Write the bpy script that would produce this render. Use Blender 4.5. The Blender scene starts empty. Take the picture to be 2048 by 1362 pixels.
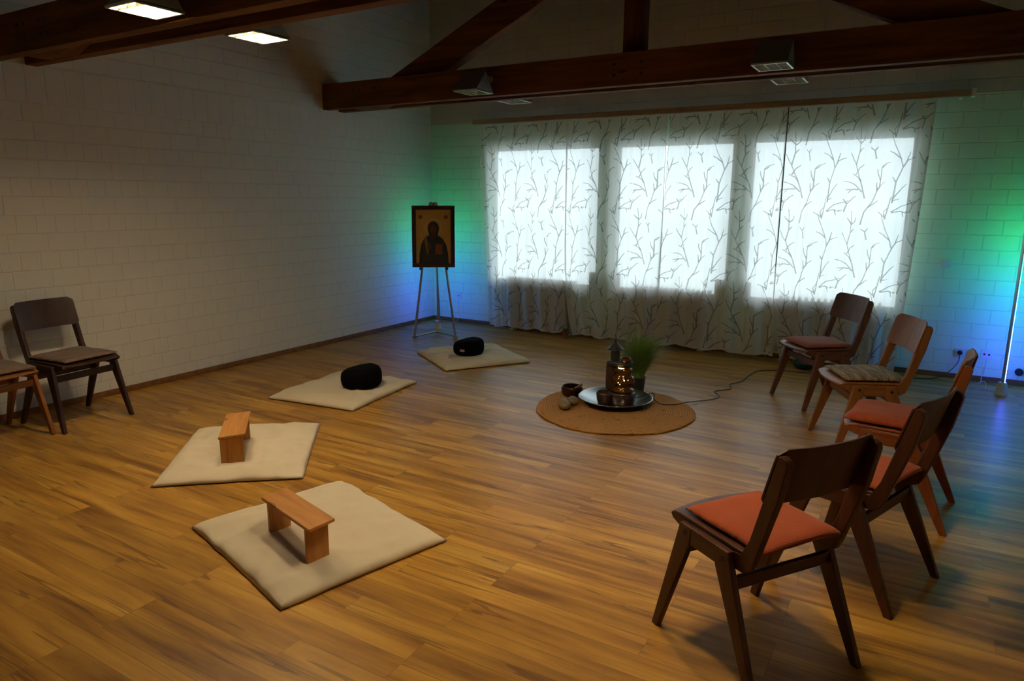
import bpy, bmesh, math, random
from mathutils import Vector, Matrix, noise
from math import sin, cos, pi, radians, atan2, sqrt

SC = bpy.context.scene
COL = SC.collection

# ------------------------------------------------------------------ camera
F_PX = 1382.5
cd = bpy.data.cameras.new('camera'); cam = bpy.data.objects.new('camera', cd); COL.objects.link(cam)
cd.sensor_fit = 'HORIZONTAL'; cd.sensor_width = 36.0; cd.lens = 36.0 * F_PX / 2048.0
cd.clip_start = 0.05; cd.clip_end = 200
yaw, pitch, roll = radians(30.6133), radians(11.5944), radians(0.3458)
fw = Vector((-sin(yaw) * cos(pitch), cos(yaw) * cos(pitch), -sin(pitch)))
rt = Vector((cos(yaw), sin(yaw), 0)); up = rt.cross(fw)
r2 = rt * cos(roll) + up * sin(roll); u2 = -rt * sin(roll) + up * cos(roll)
M = Matrix((r2, u2, -fw)).transposed().to_4x4(); M.translation = Vector((5.3305, -7.0385, 1.52))
cam.matrix_world = M
SC.camera = cam

# ------------------------------------------------------------------ world, exposure
SC.view_settings.view_transform = 'Standard'; SC.view_settings.look = 'None'
SC.view_settings.gamma = 1.0; SC.view_settings.exposure = 1.0
try: SC.view_settings.use_curve_mapping = False
except Exception: pass
SC.cycles.use_denoising = True
SC.cycles.max_bounces = 10; SC.cycles.diffuse_bounces = 5; SC.cycles.transparent_max_bounces = 12
SC.cycles.sample_clamp_indirect = 4.0; SC.cycles.caustics_reflective = False; SC.cycles.caustics_refractive = False
W = bpy.data.worlds.new('overcast_sky'); SC.world = W; W.use_nodes = True
SKY_STRENGTH = 3.0
LAMP_STRENGTH = 150.0
LED_STRENGTH = 60.0
bg = W.node_tree.nodes['Background']
bg.inputs[0].default_value = (0.80, 0.92, 1.0, 1); bg.inputs[1].default_value = SKY_STRENGTH

WIN = [(0.90, 2.26), (2.44, 3.67), (3.81, 5.19)]
WZ0, WZ1 = 0.545, 2.09
for (a, b) in WIN:                               # sky portals in the window openings
    ld = bpy.data.lights.new('window_portal', 'AREA'); ld.shape = 'RECTANGLE'; ld.size = b - a; ld.size_y = WZ1 - WZ0
    ld.cycles.is_portal = True
    lo = bpy.data.objects.new('window_portal', ld); COL.objects.link(lo)
    lo.location = ((a + b) / 2, 0.065, (WZ0 + WZ1) / 2); lo.rotation_euler = (radians(-90), 0, 0)

# ------------------------------------------------------------------ helpers
class N:
    def __init__(s, name):
        s.m = bpy.data.materials.new(name); s.m.use_nodes = True; s.t = s.m.node_tree; s.t.nodes.clear()
        s.out = s.t.nodes.new('ShaderNodeOutputMaterial')
    def n(s, kind, **kw):
        x = s.t.nodes.new('ShaderNode' + kind)
        for k, v in kw.items(): setattr(x, k, v)
        return x
    def l(s, a, b): s.t.links.new(a, b)
    def setin(s, node, name, v):
        i = node.inputs[name]
        if hasattr(v, 'is_output') or isinstance(v, bpy.types.NodeSocket): s.l(v, i)
        else: i.default_value = (*v, 1) if isinstance(v, tuple) and len(v) == 3 and i.type == 'RGBA' else v
    def math(s, op, a, b=None, c=None, clamp=False):
        x = s.n('Math', operation=op, use_clamp=clamp)
        for i, v in enumerate((a, b, c)):
            if v is None: continue
            if isinstance(v, bpy.types.NodeSocket): s.l(v, x.inputs[i])
            else: x.inputs[i].default_value = v
        return x.outputs[0]
    def mix(s, f, a, b, blend='MIX'):
        x = s.n('Mix', data_type='RGBA', blend_type=blend)
        for i, v in ((0, f), (6, a), (7, b)):
            if isinstance(v, bpy.types.NodeSocket): s.l(v, x.inputs[i])
            else: x.inputs[i].default_value = (*v, 1) if isinstance(v, tuple) and len(v) == 3 else v
        return x.outputs[2]
    def ramp(s, f, stops):
        x = s.n('ValToRGB'); e = x.color_ramp.elements
        while len(e) < len(stops): e.new(0.5)
        for el, (p, c) in zip(e, stops): el.position = p; el.color = (*c, 1) if len(c) == 3 else c
        s.l(f, x.inputs[0]); return x.outputs[0]
    def noise(s, vec=None, scale=5, detail=4, rough=0.5, dist=0.0):
        x = s.n('TexNoise'); x.inputs['Scale'].default_value = scale; x.inputs['Detail'].default_value = detail
        x.inputs['Roughness'].default_value = rough; x.inputs['Distortion'].default_value = dist
        if vec is not None: s.l(vec, x.inputs['Vector'])
        return x.outputs['Fac']
    def xyz(s, x, y, z):
        c = s.n('CombineXYZ')
        for i, v in enumerate((x, y, z)):
            if isinstance(v, bpy.types.NodeSocket): s.l(v, c.inputs[i])
            else: c.inputs[i].default_value = v
        return c.outputs[0]
    def pos(s, obj=False):
        if obj: o = s.n('TexCoord').outputs['Object']
        else: o = s.n('NewGeometry').outputs['Position']
        p = s.n('SeparateXYZ'); s.l(o, p.inputs[0]); return o, p.outputs
    def bump(s, h, strength=0.3, dist=0.01):
        b = s.n('Bump'); b.inputs['Strength'].default_value = strength; b.inputs['Distance'].default_value = dist
        s.l(h, b.inputs['Height']); return b.outputs[0]
    def pbr(s, color, rough=0.5, metal=0.0, normal=None, spec=0.5, **kw):
        p = s.n('BsdfPrincipled')
        s.setin(p, 'Base Color', color); s.setin(p, 'Roughness', rough); s.setin(p, 'Metallic', metal)
        s.setin(p, 'Specular IOR Level', spec)
        if normal is not None: s.l(normal, p.inputs['Normal'])
        for k, v in kw.items(): s.setin(p, k.replace('_', ' '), v)
        s.l(p.outputs[0], s.out.inputs[0]); return s.m

def plain(name, col, rough=0.5, metal=0.0, var=0.08, scale=30, spec=0.5, bump=0.0):
    n = N(name); o, _ = n.pos(True); f = n.noise(o, scale, 3)
    c = n.mix(f, tuple(v * (1 - var) for v in col), tuple(min(1, v * (1 + var)) for v in col))
    return n.pbr(c, rough, metal, n.bump(f, bump, 0.004) if bump else None, spec)

def wood(name, dark, light, rough=0.35, axis=2, scale=1.0, spec=0.4, knots=False):
    n = N(name); o, p = n.pos(True)
    s = [26 * scale] * 3; s[axis] = 2.2 * scale
    mp = n.n('Mapping'); mp.inputs['Scale'].default_value = s; n.l(o, mp.inputs[0])
    f = n.noise(mp.outputs[0], 1.0, 6, 0.6, 0.6)
    c = n.ramp(f, [(0.3, dark), (0.5, tuple((a + b) / 2 for a, b in zip(dark, light))), (0.72, light)])
    if knots:
        v = n.n('TexVoronoi'); m2 = n.n('Mapping'); m2.inputs['Scale'].default_value = [3.2, 9, 9] if axis == 0 else [9, 9, 3.2]
        n.l(o, m2.inputs[0]); n.l(m2.outputs[0], v.inputs['Vector']); v.inputs['Scale'].default_value = 1.0
        k = n.math('LESS_THAN', v.outputs['Distance'], 0.11)
        c = n.mix(n.math('MULTIPLY', k, 0.6), c, tuple(x * 0.25 for x in dark))
    return n.pbr(c, rough, 0, n.bump(f, 0.08, 0.002), spec)

def tag(o, label=None, cat=None, group=None, kind=None):
    if label: o['label'] = label
    if cat: o['category'] = cat
    if group: o['group'] = group
    if kind: o['kind'] = kind
    return o
def empty(name, loc, rz=0, **kw):
    o = bpy.data.objects.new(name, None); COL.objects.link(o); o.location = loc; o.rotation_euler = (0, 0, rz)
    o.empty_display_size = 0.1; return tag(o, **kw)
def link(name, bm, mats, parent=None, smooth=False, bevel=0, seg=2, sub=0, loc=None):
    bmesh.ops.recalc_face_normals(bm, faces=bm.faces)
    me = bpy.data.meshes.new(name); bm.to_mesh(me); bm.free()
    if not isinstance(mats, (list, tuple)): mats = [mats]
    for m in mats: me.materials.append(m)
    if smooth:
        for p in me.polygons: p.use_smooth = True
    o = bpy.data.objects.new(name, me); COL.objects.link(o)
    if parent: o.parent = parent
    if loc: o.location = loc
    if bevel:
        b = o.modifiers.new('bevel', 'BEVEL'); b.width = bevel; b.segments = seg; b.limit_method = 'ANGLE'; b.angle_limit = radians(35)
        if not smooth:
            for p in me.polygons: p.use_smooth = True
            w = o.modifiers.new('wn', 'WEIGHTED_NORMAL'); w.keep_sharp = True
    if sub:
        s = o.modifiers.new('sub', 'SUBSURF'); s.levels = sub; s.render_levels = sub
    return o
def box(bm, x0, y0, z0, x1, y1, z1, mi=0, mat=None):
    vs = [bm.verts.new((x, y, z)) for z in (z0, z1) for y in (y0, y1) for x in (x0, x1)]
    if mat: 
        for v in vs: v.co = mat @ v.co
    for f in ((0, 2, 3, 1), (4, 5, 7, 6), (0, 1, 5, 4), (2, 6, 7, 3), (0, 4, 6, 2), (1, 3, 7, 5)):
        bm.faces.new([vs[i] for i in f]).material_index = mi
    return vs
def prism(bm, pts, a, b, axis=0, mi=0):
    """extrude a 2-D outline between a and b along an axis; outline = the two other coordinates"""
    def P(q, t):
        return (t, q[0], q[1]) if axis == 0 else ((q[0], t, q[1]) if axis == 1 else (q[0], q[1], t))
    A = [bm.verts.new(P(q, a)) for q in pts]; B = [bm.verts.new(P(q, b)) for q in pts]
    n = len(pts)
    bm.faces.new(A).material_index = mi; bm.faces.new(B[::-1]).material_index = mi
    for i in range(n): bm.faces.new((A[i], A[(i + 1) % n], B[(i + 1) % n], B[i])).material_index = mi
    return A + B
def lathe(bm, prof, n=40, c=(0, 0, 0), mi=0, cap=True):
    rings = []
    for r, z in prof:
        if r < 1e-5: rings.append([bm.verts.new((c[0], c[1], c[2] + z))])
        else: rings.append([bm.verts.new((c[0] + r * cos(2 * pi * i / n), c[1] + r * sin(2 * pi * i / n), c[2] + z)) for i in range(n)])
    for A, B in zip(rings, rings[1:]):
        for i in range(n):
            j = (i + 1) % n
            if len(A) == 1 and len(B) == 1: continue
            if len(A) == 1: f = (A[0], B[j], B[i])
            elif len(B) == 1: f = (A[i], A[j], B[0])
            else: f = (A[i], A[j], B[j], B[i])
            bm.faces.new(f).material_index = mi
    if cap:
        for R in (rings[0], rings[-1]):
            if len(R) > 1: bm.faces.new(R)
def tube(bm, pts, r, n=8, mi=0):
    pts = [Vector(p) for p in pts]; rings = []
    for i, p in enumerate(pts):
        d = (pts[min(i + 1, len(pts) - 1)] - pts[max(i - 1, 0)]).normalized()
        a = d.orthogonal().normalized() if i == 0 else (a0 - d * a0.dot(d)).normalized()
        a0 = a; b = d.cross(a)
        rr = r[i] if isinstance(r, (list, tuple)) else r
        rings.append([bm.verts.new(p + a * rr * cos(2 * pi * k / n) + b * rr * sin(2 * pi * k / n)) for k in range(n)])
    for A, B in zip(rings, rings[1:]):
        for i in range(n): bm.faces.new((A[i], A[(i + 1) % n], B[(i + 1) % n], B[i])).material_index = mi
    bm.faces.new(rings[0][::-1]).material_index = mi; bm.faces.new(rings[-1]).material_index = mi
def smooth_path(pts, k=6):
    P = [Vector(p) for p in pts]; out = []
    for i in range(len(P) - 1):
        a, b, c, d = P[max(i - 1, 0)], P[i], P[i + 1], P[min(i + 2, len(P) - 1)]
        for j in range(k):
            t = j / k
            out.append(0.5 * ((2 * b) + (c - a) * t + (2 * a - 5 * b + 4 * c - d) * t * t + (3 * b - a - 3 * c + d) * t ** 3))
    out.append(P[-1]); return out

# ------------------------------------------------------------------ materials of the room
def brick_mat(name, horiz, paint, green=False, courses=False):
    n = N(name); o, p = n.pos()
    u = p[horiz]; z = p[2]
    def bt(vec, w, h, sq=1.0, off=0.5, mortar=0.0055):
        b = n.n('TexBrick'); n.l(vec, b.inputs['Vector']); b.inputs['Scale'].default_value = 1.0
        b.inputs['Brick Width'].default_value = w; b.inputs['Row Height'].default_value = h
        b.inputs['Mortar Size'].default_value = mortar; b.inputs['Mortar Smooth'].default_value = 0.6
        b.offset = off; b.squash = sq; b.squash_frequency = 2; b.offset_frequency = 2
        b.inputs['Color1'].default_value = (0.0, 0.0, 0.0, 1); b.inputs['Color2'].default_value = (1, 1, 1, 1)
        return b.outputs['Fac'], b.outputs['Color']
    wob = n.math('MULTIPLY_ADD', n.noise(o, 5, 2), 0.008, -0.004)
    uw = n.math('ADD', u, wob); zw = n.math('ADD', z, n.math('MULTIPLY', wob, 0.7))
    if courses:
        fA, cA = bt(n.xyz(n.math('ADD', uw, 10.02), n.math('ADD', zw, 0.002), 0), 0.252, 0.1262, 0.5, 0.5)
        fB, cB = bt(n.xyz(n.math('ADD', uw, 10.045), n.math('SUBTRACT', zw, 2.134), 0), 0.1262, 0.256, 1.0, 0.0)
        fC, cC = bt(n.xyz(n.math('ADD', uw, 10.09), n.math('SUBTRACT', zw, 2.392), 0), 0.252, 0.1225, 1.0, 0.5)
        s1 = n.math('GREATER_THAN', zw, 2.134); s2 = n.math('GREATER_THAN', zw, 2.392)
        f = n.mix(s2, n.mix(s1, fA, fB), fC); c = n.mix(s2, n.mix(s1, cA, cB), cC)
    else:
        f, c = bt(n.xyz(n.math('ADD', uw, 10.13), n.math('ADD', zw, 0.010), 0), 0.252, 0.1255)
    fine = n.noise(o, 60, 4, 0.6); big = n.noise(o, 2.5, 2)
    grain = n.math('MULTIPLY', fine, 0.16)
    hgt = n.math('SUBTRACT', grain, f)
    hgt = n.math('ADD', hgt, n.math('MULTIPLY', c, 0.22))
    col = n.mix(big, tuple(v * 0.96 for v in paint), paint)
    if green:
        mint = n.mix(big, (0.62, 0.82, 0.58), (0.67, 0.86, 0.63))
        col = n.mix(n.math('LESS_THAN', z, 2.387), col, mint)
    col = n.mix(n.math('MULTIPLY', f, 0.16), col, tuple(v * 0.55 for v in paint))
    return n.pbr(col, 0.6, 0, n.bump(hgt, 0.5, 0.006), 0.35)

def floor_mat():
    n = N('laminate_oak_floor'); o, p = n.pos()
    b = n.n('TexBrick'); b.inputs['Scale'].default_value = 1.0
    n.l(n.xyz(n.math('ADD', p[0], 20.17), n.math('ADD', p[1], 20.035), 0), b.inputs['Vector'])
    b.inputs['Brick Width'].default_value = 1.05; b.inputs['Row Height'].default_value = 0.1065
    b.inputs['Mortar Size'].default_value = 0.0012; b.inputs['Mortar Smooth'].default_value = 0.2
    b.offset = 0.37; b.offset_frequency = 3
    b.inputs['Color1'].default_value = (0, 0, 0, 1); b.inputs['Color2'].default_value = (1, 1, 1, 1)
    rnd = b.outputs['Color']
    off = n.math('MULTIPLY', rnd, 57.0)
    v = n.xyz(n.math('MULTIPLY', p[0], 1.1), n.math('MULTIPLY', p[1], 11.0), off)
    g1 = n.noise(v, 1.0, 5, 0.58, 0.35)
    v2 = n.xyz(n.math('MULTIPLY', p[0], 3.0), n.math('MULTIPLY', p[1], 85.0), off)
    g2 = n.noise(v2, 1.0, 3, 0.5, 0.3)
    v3 = n.xyz(n.math('MULTIPLY', p[0], 0.45), n.math('MULTIPLY', p[1], 12.0), n.math('ADD', off, 9.0))
    g3 = n.noise(v3, 1.0, 2, 0.5, 0.25)
    base = n.ramp(g1, [(0.32, (0.20, 0.082, 0.010)), (0.44, (0.37, 0.178, 0.022)), (0.58, (0.54, 0.285, 0.040)), (0.76, (0.70, 0.43, 0.085))])
    base = n.mix(n.math('MULTIPLY', g2, 0.30), base, (0.24, 0.10, 0.02))
    streak = n.math('LESS_THAN', n.math('ABSOLUTE', n.math('SUBTRACT', g3, 0.5)), 0.009)
    base = n.mix(n.math('MULTIPLY', streak, 0.55), base, (0.09, 0.035, 0.012))
    tone = n.math('MULTIPLY_ADD', rnd, 0.20, 0.84)
    base = n.mix(1.0, base, n.xyz(tone, tone, tone), 'MULTIPLY')
    base = n.mix(n.math('MULTIPLY', b.outputs['Fac'], 0.5), base, (0.10, 0.045, 0.015))
    rough = n.math('MULTIPLY_ADD', g2, 0.12, 0.30)
    return n.pbr(base, rough, 0, n.bump(n.math('SUBTRACT', g2, b.outputs['Fac']), 0.06, 0.002), 0.5)

M_LEFT = brick_mat('white_painted_blocks_mixed_courses', 1, (0.74, 0.71, 0.63), courses=True)
M_BACK = brick_mat('green_painted_blocks', 0, (0.60, 0.54, 0.44), green=True)
M_SIDE = brick_mat('white_painted_blocks', 1, (0.70, 0.66, 0.56))
M_FLOOR = floor_mat()
M_BEAM = wood('red_brown_glulam', (0.085, 0.033, 0.009), (0.23, 0.10, 0.028), 0.75, 0, 0.6, 0.15, knots=True)
M_POST = wood('red_brown_glulam_upright', (0.06, 0.020, 0.006), (0.16, 0.06, 0.018), 0.75, 2, 0.6, 0.15, knots=True)
M_CEIL = wood('dark_ceiling_boards', (0.05, 0.025, 0.012), (0.10, 0.05, 0.02), 0.7, 1, 0.6)
M_SKIRT = wood('brown_skirting', (0.13, 0.05, 0.016), (0.26, 0.11, 0.035), 0.4, 0, 0.6)
M_WHITE = plain('white_plastic', (0.72, 0.72, 0.70), 0.4)
M_PVC = plain('window_frame_white', (0.72, 0.74, 0.74), 0.4)
M_SILL = wood('sill_wood', (0.16, 0.08, 0.04), (0.30, 0.17, 0.09), 0.5, 0)
M_BLACK = plain('black_plastic', (0.012, 0.012, 0.013), 0.45)
M_RAD = plain('radiator_beige_enamel', (0.42, 0.35, 0.25), 0.4)
M_ALU = plain('anodised_aluminium', (0.55, 0.55, 0.56), 0.35, 0.9)
M_STEELGREY = plain('grey_easel_metal', (0.42, 0.43, 0.44), 0.4, 0.7)
M_COPPER = plain('copper', (0.75, 0.38, 0.24), 0.3, 0.9)

def structure(name, bm, mat, **kw):
    o = link(name, bm, mat, **kw); o['kind'] = 'structure'; return o

# ------------------------------------------------------------------ room shell
RX, RY, RZ = 6.45, -9.2, 3.95
bm = bmesh.new(); box(bm, -0.3, RY - 0.3, -0.12, RX + 0.3, 0.06, 0); structure('floor', bm, M_FLOOR)
bm = bmesh.new(); box(bm, -0.3, RY - 0.3, RZ, RX + 0.3, 0.06, RZ + 0.15); structure('ceiling', bm, M_CEIL)
bm = bmesh.new(); box(bm, -0.3, RY - 0.3, 0, 0, 0.06, RZ); structure('wall_left', bm, M_LEFT)
bm = bmesh.new(); box(bm, RX, RY - 0.3, 0, RX + 0.3, 0.06, RZ); structure('wall_right', bm, M_SIDE)
bm = bmesh.new(); box(bm, 0, RY - 0.3, 0, RX, RY, RZ); structure('wall_front', bm, M_BACK)
bm = bmesh.new()                                   # window wall with three openings
xs = [0] + [v for w in WIN for v in w] + [RX]
WT = 0.06
box(bm, 0, 0, 0, RX, WT, WZ0); box(bm, 0, 0, WZ1, RX, WT, RZ)
for i in range(0, len(xs), 2): box(bm, xs[i], 0, WZ0, xs[i + 1], WT, WZ1)
structure('wall_back', bm, M_BACK)
bm = bmesh.new(); box(bm, 0, RY, 0, 0.014, 0, 0.046); structure('baseboard_left', bm, M_SKIRT, bevel=0.003)
bm = bmesh.new(); box(bm, 0.014, -0.014, 0, RX, 0, 0.046); structure('baseboard_back', bm, M_SKIRT, bevel=0.003)

def glass_mat():
    n = N('window_glass'); t = n.n('BsdfTransparent'); t.inputs[0].default_value = (0.93, 0.96, 0.95, 1)
    g = n.n('BsdfGlossy'); g.inputs['Roughness'].default_value = 0.02
    fr = n.n('Fresnel'); fr.inputs[0].default_value = 1.45
    mx = n.n('MixShader'); n.l(fr.outputs[0], mx.inputs[0]); n.l(t.outputs[0], mx.inputs[1]); n.l(g.outputs[0], mx.inputs[2])
    n.l(mx.outputs[0], n.out.inputs[0]); return n.m
M_GLASS = glass_mat()
for i, (a, b) in enumerate(WIN):
    bm = bmesh.new(); y0, y1 = 0.012, 0.05; f = 0.035
    box(bm, a, y0, WZ0, b, y1, WZ0 + f); box(bm, a, y0, WZ1 - f, b, y1, WZ1)
    box(bm, a, y0, WZ0 + f, a + f, y1, WZ1 - f); box(bm, b - f, y0, WZ0 + f, b, y1, WZ1 - f)
    w = structure('window_%d' % (i + 1), bm, M_PVC, bevel=0.004)
    bm = bmesh.new(); box(bm, a + f, 0.029, WZ0 + f, b - f, 0.035, WZ1 - f); link('pane', bm, M_GLASS, w)
    bm = bmesh.new(); box(bm, a, -0.05, WZ0 - 0.001, b, 0.012, WZ0 + 0.012); link('window_sill', bm, M_SILL, w, bevel=0.004)

# outside: pale terrace under an overcast sky
bm = bmesh.new(); box(bm, -30, 0.07, -0.5, 40, 60, -0.2)
structure('terrace_ground', bm, plain('pale_paving', (0.86, 0.86, 0.84), 0.8, scale=3))

bm = bmesh.new(); box(bm, -0.6, 0.062, 2.24, RX + 0.6, 0.75, 2.36)  # unseen overhang, added to dim the daylight at the window tops
structure('added_overhang', bm, plain('added_overhang_boards', (0.22, 0.17, 0.12), 0.8))

# ------------------------------------------------------------------ roof trusses
M_BOLT = plain('dark_bolt', (0.05, 0.045, 0.04), 0.4, 0.6)
def truss(y, label):
    t = empty('roof_truss', (0, y, 2.38), label=label, cat='roof truss', group='timber trusses under the roof')
    for k, (a, b) in enumerate(((0.0, 0.08), (0.22, 0.30))):
        bm = bmesh.new(); box(bm, 0.004, a, 0, RX - 0.004, b, 0.24); link('tie_beam', bm, M_BEAM, t, bevel=0.004)
    bm = bmesh.new(); box(bm, 3.15, 0.085, 0.06, 3.31, 0.215, 1.56); link('king_post', bm, M_POST, t, bevel=0.004)
    for s in (-1, 1):
        bm = bmesh.new()
        def q(x, z): return (3.23 + s * x, z)
        # outline in x-z: rising toward the post
        pts = [q(2.55, 0.0), q(1.80, 0.262), q(0.09, 1.03), q(0.09, 1.30), q(2.40, 0.262), q(2.9, 0.04), q(2.9, 0.0)]
        prism(bm, pts, 0.085, 0.215, 1); link('diagonal_brace', bm, M_BEAM, t, bevel=0.004)
    for x in (0.42, 0.5, 0.68, 0.76, 3.12, 3.34, 5.7, 5.78):
        for z in (0.08, 0.16):
            bm = bmesh.new(); tube(bm, [(x, -0.005, z), (x, 0.002, z)], 0.011, 12); link('bolt', bm, M_BOLT, t)
    return t
truss(-1.78, 'brown timber roof truss nearer the windows, carrying the unlit lamps')
truss(-4.70, 'brown timber roof truss at upper left carrying the two lit lamps')

# ------------------------------------------------------------------ ceiling lamps
def emis(name, col, st):
    n = N(name); e = n.n('Emission'); e.inputs[0].default_value = (*col, 1); e.inputs[1].default_value = st
    n.l(e.outputs[0], n.out.inputs[0]); return n.m
M_TUBE = emis('warm_fluorescent_glow', (1.0, 0.76, 0.46), LAMP_STRENGTH)
M_TUBE_OFF = plain('unlit_tube', (0.45, 0.48, 0.42), 0.3)
M_LAMP = plain('lamp_grey_enamel', (0.22, 0.23, 0.20), 0.4)
M_LOUVRE = plain('lamp_louvre_metal', (0.62, 0.62, 0.52), 0.3, 0.5)
def ceiling_lamp(x, y, side, lit, label):
    """wedge shaped spotlight; side=-1 hangs on the camera side of the truss, +1 on the far side"""
    z = 2.395
    t = empty('ceiling_lamp', (x, y, z), 0 if side < 0 else pi, label=label, cat='ceiling lamp', group='wedge-shaped lamps on the roof trusses')
    L, D, H = 0.115, 0.13, 0.165
    bm = bmesh.new()                                # shell: two sloping faces and two triangular ends, open below
    th = 0.004
    for s in (-1, 1):
        prism(bm, [(-D, 0), (D, 0), (0.02, H)], s * L, s * (L - th), 0)
    prism(bm, [(-D, 0), (0.02, H), (0.02, H - th * 2), (-D + th * 2, 0)], -L + th, L - th, 0)
    prism(bm, [(D, 0), (0.02, H), (0.02, H - th * 2), (D - th * 2, 0)], -L + th, L - th, 0)
    link('housing', bm, M_LAMP, t)
    bm = bmesh.new()
    box(bm, -L, -D, -0.006, L, -D + 0.012, 0.006); box(bm, -L, D - 0.012, -0.006, L, D, 0.006)
    box(bm, -L, -D + 0.012, -0.006, -L + 0.012, D - 0.012, 0.006); box(bm, L - 0.012, -D + 0.012, -0.006, L, D - 0.012, 0.006)
    for k in range(1, 4):
        yy = -D + 2 * D * k / 4; box(bm, -L + 0.012, yy - 0.001, -0.004, L - 0.012, yy + 0.001, 0.016)
    for k in range(1, 3):
        xx = -L + 2 * L * k / 3; box(bm, xx - 0.001, -D + 0.012, -0.004, xx + 0.001, D - 0.012, 0.016)
    link('louvre', bm, M_LOUVRE, t)
    bm = bmesh.new()
    box(bm, -L + 0.02, -0.055, 0.032, L - 0.02, 0.055, 0.05)
    link('light_tube', bm, M_TUBE if lit else M_TUBE_OFF, t)
    bm = bmesh.new()                                # arm from the wedge to the beam
    tube(bm, [(L * 0.55, 0.02, H - 0.045), (L * 0.55, 0.15 + 0.02, H - 0.045)], 0.011, 10)
    tube(bm, [(L * 0.55, 0.145, H - 0.045), (L * 0.55, 0.172, H - 0.045)], 0.026, 14)
    link('mounting_arm', bm, M_LOUVRE, t)
    return t
ceiling_lamp(1.93, -1.955, -1, False, 'unlit wedge lamp near the left end of the window-side truss, camera side')
ceiling_lamp(4.33, -1.955, -1, False, 'unlit wedge lamp on the right part of the window-side truss, camera side')
ceiling_lamp(1.95, -1.305, 1, False, 'unlit lamp peeping below the left part of the window-side truss, far side')
ceiling_lamp(4.33, -1.305, 1, False, 'unlit lamp peeping below the right part of the window-side truss, far side')
ceiling_lamp(2.0, -4.875, -1, True, 'lit lamp in front of the upper left truss, cut by the top of the picture')
ceiling_lamp(2.01, -4.225, 1, True, 'lit lamp hanging behind the upper left truss against the white wall')
ceiling_lamp(4.33, -4.875, -1, True, 'lit lamp on the right half of the nearer truss, camera side')
ceiling_lamp(4.33, -4.225, 1, True, 'lit lamp on the right half of the nearer truss, window side')

# ------------------------------------------------------------------ radiators, curtains
def radiator(a, b, label, valve=None):
    t = empty('radiator', (a, -0.060, 0), label=label, cat='radiator', group='ribbed radiators under the windows')
    n = int(round((b - a) / 0.056)); bm = bmesh.new()
    for k in range(n):
        x = (k + 0.5) * 0.056
        for dy in (-0.032, 0.032): tube(bm, [(x, dy, 0.10), (x, dy, 0.605)], 0.010, 8)
        box(bm, x - 0.011, -0.042, 0.575, x + 0.011, 0.042, 0.622); box(bm, x - 0.011, -0.042, 0.09, x + 0.011, 0.042, 0.13)
    for z in (0.565, 0.11): tube(bm, [(0.01, 0, z), (n * 0.056 - 0.01, 0, z)], 0.016, 10)
    link('ribs', bm, M_RAD, t)
    for x in (0.08, n * 0.056 - 0.08):
        bm = bmesh.new(); box(bm, x - 0.008, -0.04, 0, x + 0.008, 0.04, 0.09); box(bm, x - 0.03, -0.055, 0, x + 0.03, 0.055, 0.012); link('foot', bm, M_WHITE, t, bevel=0.003)
    if valve:
        bm = bmesh.new(); x = valve
        tube(bm, [(0.0 if x < 0 else n * 0.056, 0, 0.565), (x, 0, 0.565)], 0.008, 8)
        tube(bm, [(x - 0.0, 0, 0.565), (x, -0.01, 0.54), (x, -0.01, 0.02)], 0.008, 8)
        link('pipe', bm, M_COPPER, t)
        bm = bmesh.new(); bmesh.ops.create_icosphere(bm, subdivisions=2, radius=0.026, matrix=Matrix.Translation((x, 0, 0.575))); link('valve_knob', bm, M_COPPER, t, smooth=True)
radiator(1.14, 2.03, 'ribbed radiator behind the leftmost curtain', -0.07)
radiator(2.70, 3.56, 'ribbed radiator behind the two middle curtains', -0.12)
radiator(4.17, 5.07, 'ribbed radiator behind the rightmost curtain, with a copper valve', -0.075)
for i, x in enumerate((2.26, 2.49, 3.67, 3.99)):
    bm = bmesh.new(); w = 0.05 if i != 2 else 0.09
    box(bm, -w / 2, -0.028, 0, w / 2, 0.028, 0.17)
    # these stand on the sill ends beside the wall piers
    x = (2.205, 2.50, 3.60, 3.875)[i]
    tag(link('sill_block', bm, M_SILL, bevel=0.005, loc=(x, -0.02, WZ0 + 0.012)), ('small dark block on the window sill left of the left pier', 'small dark block on the window sill right of the left pier', 'small dark block on the window sill left of the right pier', 'small dark block on the window sill right of the right pier')[i], 'block', 'dark blocks on the sills beside the piers')

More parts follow.
